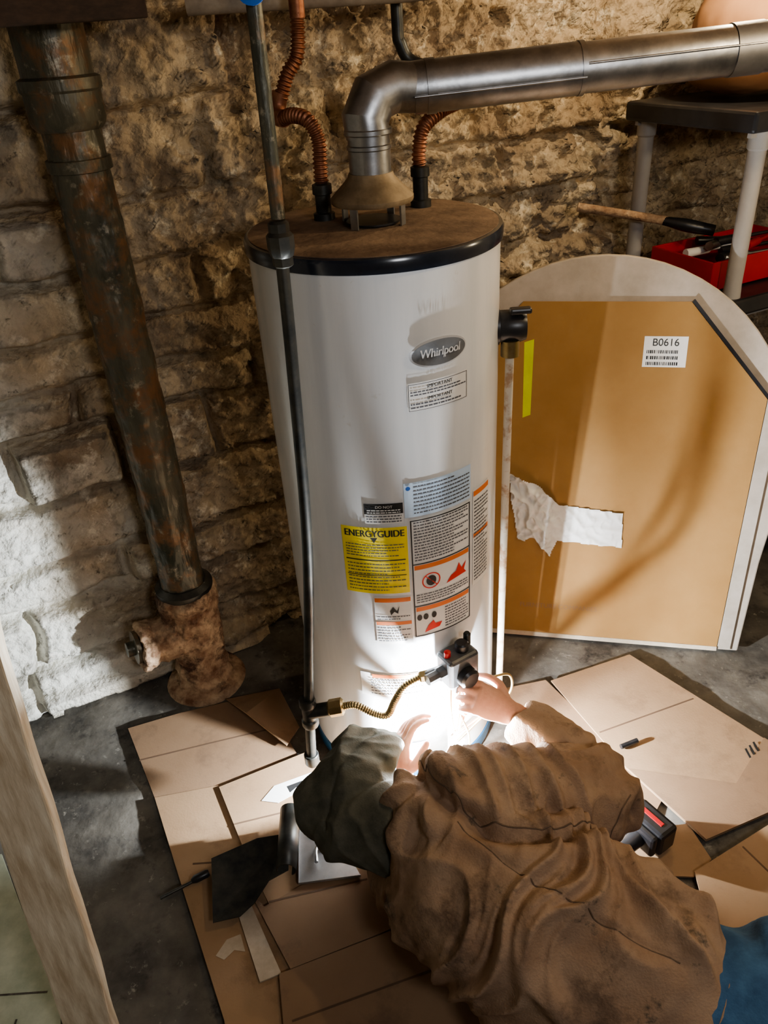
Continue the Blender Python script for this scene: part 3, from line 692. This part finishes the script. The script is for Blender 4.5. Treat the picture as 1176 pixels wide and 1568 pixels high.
def folds(p):
    tot=0;acc=0
    for k,(a,b,rs) in enumerate(bones):
        ab=b-a; t=max(0,min(1,(p-a).dot(ab)/ab.length_squared)); dist=(p-(a+ab*t)).length
        w=math.exp(-dist/(.05*rs+.02)/1.2)
        ax=ab.normalized(); s=(p-a).dot(ax); perp=p-a-ax*s
        wv=noise.noise(p*4.0+V((k*7,0,0)))
        amt=1.
        if k==0: amt=.50+.50*sstep(.12,.36,s)
        q1=V((s*(8.5+6*(1-rs))+2.0*wv,perp.x*3.0+k*5,perp.z*3.0+perp.y*2.4))
        r1=max(0,1-abs(noise.noise(q1))*2.3)
        q2=V((s*18+2.6*wv,perp.x*5+9,perp.z*5+perp.y*4))
        r2=max(0,1-abs(noise.noise(q2))*2.4)
        e=1.
        if k==0: e=1-sstep(.54,.62,s)
        acc+=w*e*amt*(.044*rs**.5*r1**2.0+.018*rs**.3*r2**1.7); tot+=w
    f=acc/tot if tot>1e-12 else 0
    fade=sstep(.0,.10,p.z)
    g=0
    if p.z>.16:
        up=sstep(.16,.26,p.z)
        d1=dline(p,ARM); g-=.026*math.exp(-(d1/.016)**2)*up; g+=.010*math.exp(-((d1-.035)/.022)**2)*up
        d2=dline(p,BACK); g-=.005*math.exp(-(d2/.006)**2)*up
    return (f-.016)*(.3+.7*fade)+g+.010*noise.noise(p*5.5)+.0015*noise.noise(p*34)
def loft(pts,ra,rb,n=6,seg=32,up=(0,0,1)):
    return tubegeo(crom(pts,n),interp(ra,n),seg,interp(rb,n),up)
parts=[
 loft([(-.02,1.065,.275),(.03,1.035,.27),(.11,.970,.24),(.22,.875,.228),(.35,.785,.212),(.46,.715,.20),(.535,.670,.195)],[.085,.13,.190,.210,.198,.180,.160],[.095,.13,.18,.200,.195,.175,.155]),
 loft([(.06,.99,.33),(.13,1.03,.36),(.26,1.075,.335),(.38,1.115,.275),(.465,1.135,.215),(.475,1.16,.205)],[.09,.115,.105,.092,.082,.05],[.08,.10,.098,.09,.085,.05]),
 loft([(.475,1.12,.21),(.445,1.17,.225),(.38,1.235,.262),(.32,1.280,.290),(.290,1.305,.304)],[.06,.078,.066,.056,.048],[.06,.078,.066,.056,.048]),
 loft([(.04,.99,.17),(.0,1.07,.12),(-.01,1.18,.085),(-.005,1.20,.10)],[.11,.09,.072,.05],[.10,.085,.068,.05]),
 loft([(-.01,1.16,.085),(-.008,1.21,.12),(.0,1.25,.175)],[.06,.058,.045],[.06,.058,.045]),
 loft([(-.035,1.03,.30),(-.01,1.05,.36),(.05,1.11,.36),(.065,1.15,.28)],[.03,.036,.036,.03],[.03,.036,.036,.03]),
]
jk=remesh('jacket',parts,M_jacket,P,.006,4,disp=folds,sub=1)
bv=BVHTree.FromPolygons([v.co for v in jk.data.vertices],[tuple(p.vertices) for p in jk.data.polygons])
def seam(name,L,off):
    out=[]
    for i in range(len(L)-1):
        for t in (0,.5):
            c=L[i].lerp(L[i+1],t); nd=(L[i+1]-L[i]).normalized(); c=c+V((-nd.y,nd.x,0))*off
            hit=bv.ray_cast(V((c.x,c.y,1.0)),V((0,0,-1)))
            if hit[0] is not None: out.append(hit[0]+V((0,0,-.0004)))
    if len(out)>3:
        vs,fs=tubegeo(out,.0018,6); mesh(name,vs,fs,M_seam,P,True)
seam('jacket_arm_seam',ARM,.018); seam('jacket_back_seam',BACK,0)
def fj(p): return .008*(1-abs(noise.noise(V((p.x*14,p.y*9,p.z*9))))*2)
parts=[loft([(.47,.705,.19),(.58,.66,.19),(.70,.63,.185)],[.150,.160,.15],[.145,.155,.15]),
 loft([(.62,.71,.25),(.80,.70,.25),(1.04,.72,.17)],[.10,.095,.072],[.10,.095,.072]),
 loft([(1.02,.72,.17),(1.20,.58,.12),(1.36,.42,.085)],[.070,.066,.052],[.070,.064,.052]),
 loft([(.64,.60,.12),(.86,.52,.11),(1.08,.42,.09)],[.10,.092,.070],[.10,.09,.070]),
 loft([(1.06,.43,.09),(1.28,.33,.08),(1.46,.24,.075)],[.068,.064,.052],[.068,.062,.052])]
remesh('jeans',parts,M_jean,P,.012,5,disp=fj)
for k,(a,dd) in enumerate([(V((1.37,.41,.085)),V((.62,-.72,0)).normalized()),(V((1.47,.235,.075)),V((.85,-.5,0)).normalized())]):
    sd2=V((dd.y,-dd.x,0))
    parts=[loft([a-dd*.03,a+dd*.05,a+dd*.10],[.055,.052,.05],[.055,.05,.05]),loft([a+dd*.09,a+dd*.10+sd2*.07,a+dd*.10+sd2*.16,a+dd*.10+sd2*.21],[.052,.05,.048,.03],[.055,.048,.045,.03])]
    remesh(f'boot_{k}',parts,M_boot,P,.007,3)
# head, face to the burner opening
hcn=V((-.098,1.178,.252)); fw=V((.50,.84,-.12)).normalized(); upv=V((-.12,.0,.95)); upv=(upv-fw*upv.dot(fw)).normalized(); rt=fw.cross(upv)
def H(x,y,z): return hcn+rt*x+fw*y+upv*z
AX=(rt,fw,upv)
parts=[ellipsoid(H(0,-.005,.02),(.076,.096,.088),AX),ellipsoid(H(0,.030,-.045),(.058,.062,.070),AX),ellipsoid(H(0,.075,-.088),(.026,.022,.020),AX),
 tubegeo([H(0,.088,.012),H(0,.100,-.012),H(0,.113,-.032),H(0,.098,-.040)],[.008,.011,.015,.012],12),
 ellipsoid(H(.032,.083,.022),(.022,.012,.009),AX),ellipsoid(H(-.032,.083,.022),(.022,.012,.009),AX),
 ellipsoid(H(0,.094,-.060),(.024,.010,.006),AX),ellipsoid(H(0,.092,-.070),(.021,.010,.006),AX),
 loft([H(0,-.02,-.05),H(0.01,-.04,-.09),V((.0,1.05,.245))],[.055,.056,.065],[.055,.056,.065])]
remesh('head',parts,M_skin,P,.0045,3)
for sgn in(-1,1):
    v,f=ellipsoid(H(.030*sgn,.086,.004),(.013,.011,.010),AX,16,10); mesh(f'eye_{(sgn+3)//2}',v,f,M_eye,P,True)
    v,f=ellipsoid(H(.030*sgn,.0955,.004),(.005,.003,.005),AX,12,8); mesh(f'iris_{(sgn+3)//2}',v,f,M_ink,P,True)
v,f=ellipsoid(H(0,-.018,-.0),(.079,.088,.078),AX); mesh('hair',v,f,M_hair,P,True)
parts=[ellipsoid(H(0,-.022,.022),(.098,.116,.104),AX),ellipsoid(H(-.03,-.060,.0),(.088,.092,.085),AX),
 loft([H(0,.02,.075),H(0,.08,.073),H(-.004,.13,.050),H(-.008,.165,.030)],[.088,.078,.052,.014],[.045,.030,.014,.006],6,28,up=upv),
 loft([H(0,-.03,.0),H(.03,-.08,-.01),V((.0,1.035,.28))],[.095,.092,.09],[.095,.09,.09])]
def hoodfold(p):
    l=p-hcn; a=l.dot(rt); b_=l.dot(fw); c_=l.dot(upv)
    r=max(0,1-abs(noise.noise(V((a*6+2,b_*8+a*5,c_*5))))*2.4)
    r2=max(0,1-abs(noise.noise(V((a*13+7,b_*16-a*7,c_*11))))*2.6)
    sm=-.005*math.exp(-(a/.005)**2) if c_>.02 else 0
    return .012*r**1.4+.006*r2**1.5-.006+.006*noise.noise(p*9)+sm
remesh('hood',parts,M_cap,P,.006,4,disp=hoodfold,sub=1)

def hand(name,wrist,dirp,nrm,curl,thumb_side,start,spread=.0):
    dv=V(dirp).normalized(); n=V(nrm); n=(n-dv*n.dot(dv)).normalized(); sdv=dv.cross(n)*thumb_side
    w=V(wrist); parts=[]
    parts.append(loft([V(start),w-dv*.02,w],[.030,.029,.028],[.026,.023,.020],4,20,up=n))
    parts.append(loft([w-dv*.01,w+dv*.02,w+dv*.06,w+dv*.088,w+dv*.098],[.028,.034,.041,.040,.030],[.020,.019,.016,.013,.009],4,24,up=n))
    Ls=[.070,.080,.075,.058]
    for i in range(4):
        off=(.030-.020*i); b=w+dv*(.080-.004*abs(i-1))+sdv*off
        cu=curl[i]; p=[b]; ang=.15
        for L,fr in((.018,.2),(Ls[i]*.45,.9),(Ls[i]*.32,1.1),(Ls[i]*.25,.8)):
            ang+=cu*fr*.5
            dd=(dv*math.cos(ang)-n*math.sin(ang)+sdv*spread*(1.5-i)*.1).normalized()
            p.append(p[-1]+dd*L); ang+=cu*fr*.5
        vs_,fs_=tubegeo(crom(p,3),interp([.0095,.0098,.0092,.0084,.0066],3),12); parts.append((vs_,fs_))
        parts.append(ellipsoid(p[1],(.0108,.0108,.0108),None,10,8)); parts.append(ellipsoid(p[-1],(.0066,.0066,.0066),None,10,8))
    b=w+dv*.022+sdv*.026-n*.004
    p=[b,b+(dv*.6+sdv*.75-n*.25).normalized()*.036,0,0]
    p[2]=p[1]+(dv*.9+sdv*.25-n*.45).normalized()*.032; p[3]=p[2]+(dv*.9-sdv*.10-n*.6).normalized()*.024
    parts.append(tubegeo(crom(p,4),interp([.014,.0125,.0108,.0080],4),12)); parts.append(ellipsoid(p[3],(.008,.008,.008),None,10,8))
    return remesh(name,parts,M_skin,P,.003,2)
hand('hand_right',(.268,1.308,.325),(-.80,.10,.50),(.45,-.60,.55),[.75,.80,.90,1.0],1,(.315,1.285,.288),.6)
hand('hand_left',(.006,1.262,.192),(.02,.42,.90),(-.95,-.25,.1),[.5,.6,.7,.8],1,(-.004,1.235,.155))

# LED work light on a short stand by the burner opening, aimed at the tank
LG=group('led_work_light'); lp=V((.125,1.268,0))
lathe('light_base',[(.030,.020),(.030,.026),(.006,.030),(.006,.20)],M_black,LG,20,lp)
box('light_body',lp+V((0,0,.215)),(.07,.03,.045),M_black,LG,rot=.2,bv=.006)
box('light_lens',lp+V((-.003,.018,.215)),(.058,.004,.034),M_led,LG,rot=.2,bv=.001)

# ------------------------------------------------------------ lights
def point(name,loc,e,col,r=.03):
    l=bpy.data.lights.new(name,'POINT'); l.energy=e; l.color=col; l.shadow_soft_size=r
    o=bpy.data.objects.new(name,l); o.location=loc; COL.objects.link(o); return o
point('work_light_lamp',(.118,1.305,.215),135,(.86,.93,1.0),.010)
point('ceiling_bulb_lamp',(.98,1.30,1.86),15,(1.0,.78,.50),.025)
point('wall_fill_lamp',(.92,2.10,1.92),15,(1.0,.80,.52),.02)  # added lamp out of view, brightens the upper back wall
point('side_fill_lamp',(1.65,1.50,1.60),10,(1.0,.82,.55),.03)  # added lamp out of view, brightens the right wall under the shelf
a=bpy.data.lights.new('room_fill_lamp','AREA'); a.energy=16; a.size=.4; a.color=(.96,.97,1.0)  # added soft fill from behind the camera
o=bpy.data.objects.new('room_fill_lamp',a); COL.objects.link(o); o.location=(.8,-.6,2.05)
o.rotation_euler=(V((.1,1.6,.8))-V(o.location)).to_track_quat('-Z','Y').to_euler()
for (x,y,zb) in ((.98,1.30,1.905),(.92,2.10,1.965),(1.65,1.50,1.645)):  # last two holders are added, for the unseen wall and side fills
    BL=group('ceiling_light')
    lathe('lampholder',[(.04,2.15),(.04,2.14),(.004,2.13),(.004,zb+.09),(.022,zb+.08),(.022,zb+.005),(0,zb)],M_paper,BL,24,(x,y,0))
w=bpy.data.worlds.new('world'); scene.world=w; w.use_nodes=True
w.node_tree.nodes['Background'].inputs[0].default_value=(.5,.5,.55,1); w.node_tree.nodes['Background'].inputs[1].default_value=.06

# ------------------------------------------------------------ camera
p=math.radians(32.5); r=math.radians(4.0)
Fv=V((0,math.cos(p),-math.sin(p))); U0=V((0,math.sin(p),math.cos(p))); R0=V((1,0,0))
Rv=R0*math.cos(r)-U0*math.sin(r); Uv=R0*math.sin(r)+U0*math.cos(r)
cd=bpy.data.cameras.new('camera'); cd.sensor_fit='HORIZONTAL'; cd.sensor_width=36; cd.lens=36*1200/1176; cd.clip_start=.02
co=bpy.data.objects.new('camera',cd); COL.objects.link(co)
co.matrix_world=Matrix(((Rv.x,Uv.x,-Fv.x,0),(Rv.y,Uv.y,-Fv.y,0),(Rv.z,Uv.z,-Fv.z,1.75),(0,0,0,1)))
scene.camera=co
scene.view_settings.view_transform='AgX'
try: scene.view_settings.look='AgX - Medium High Contrast'
except Exception: pass
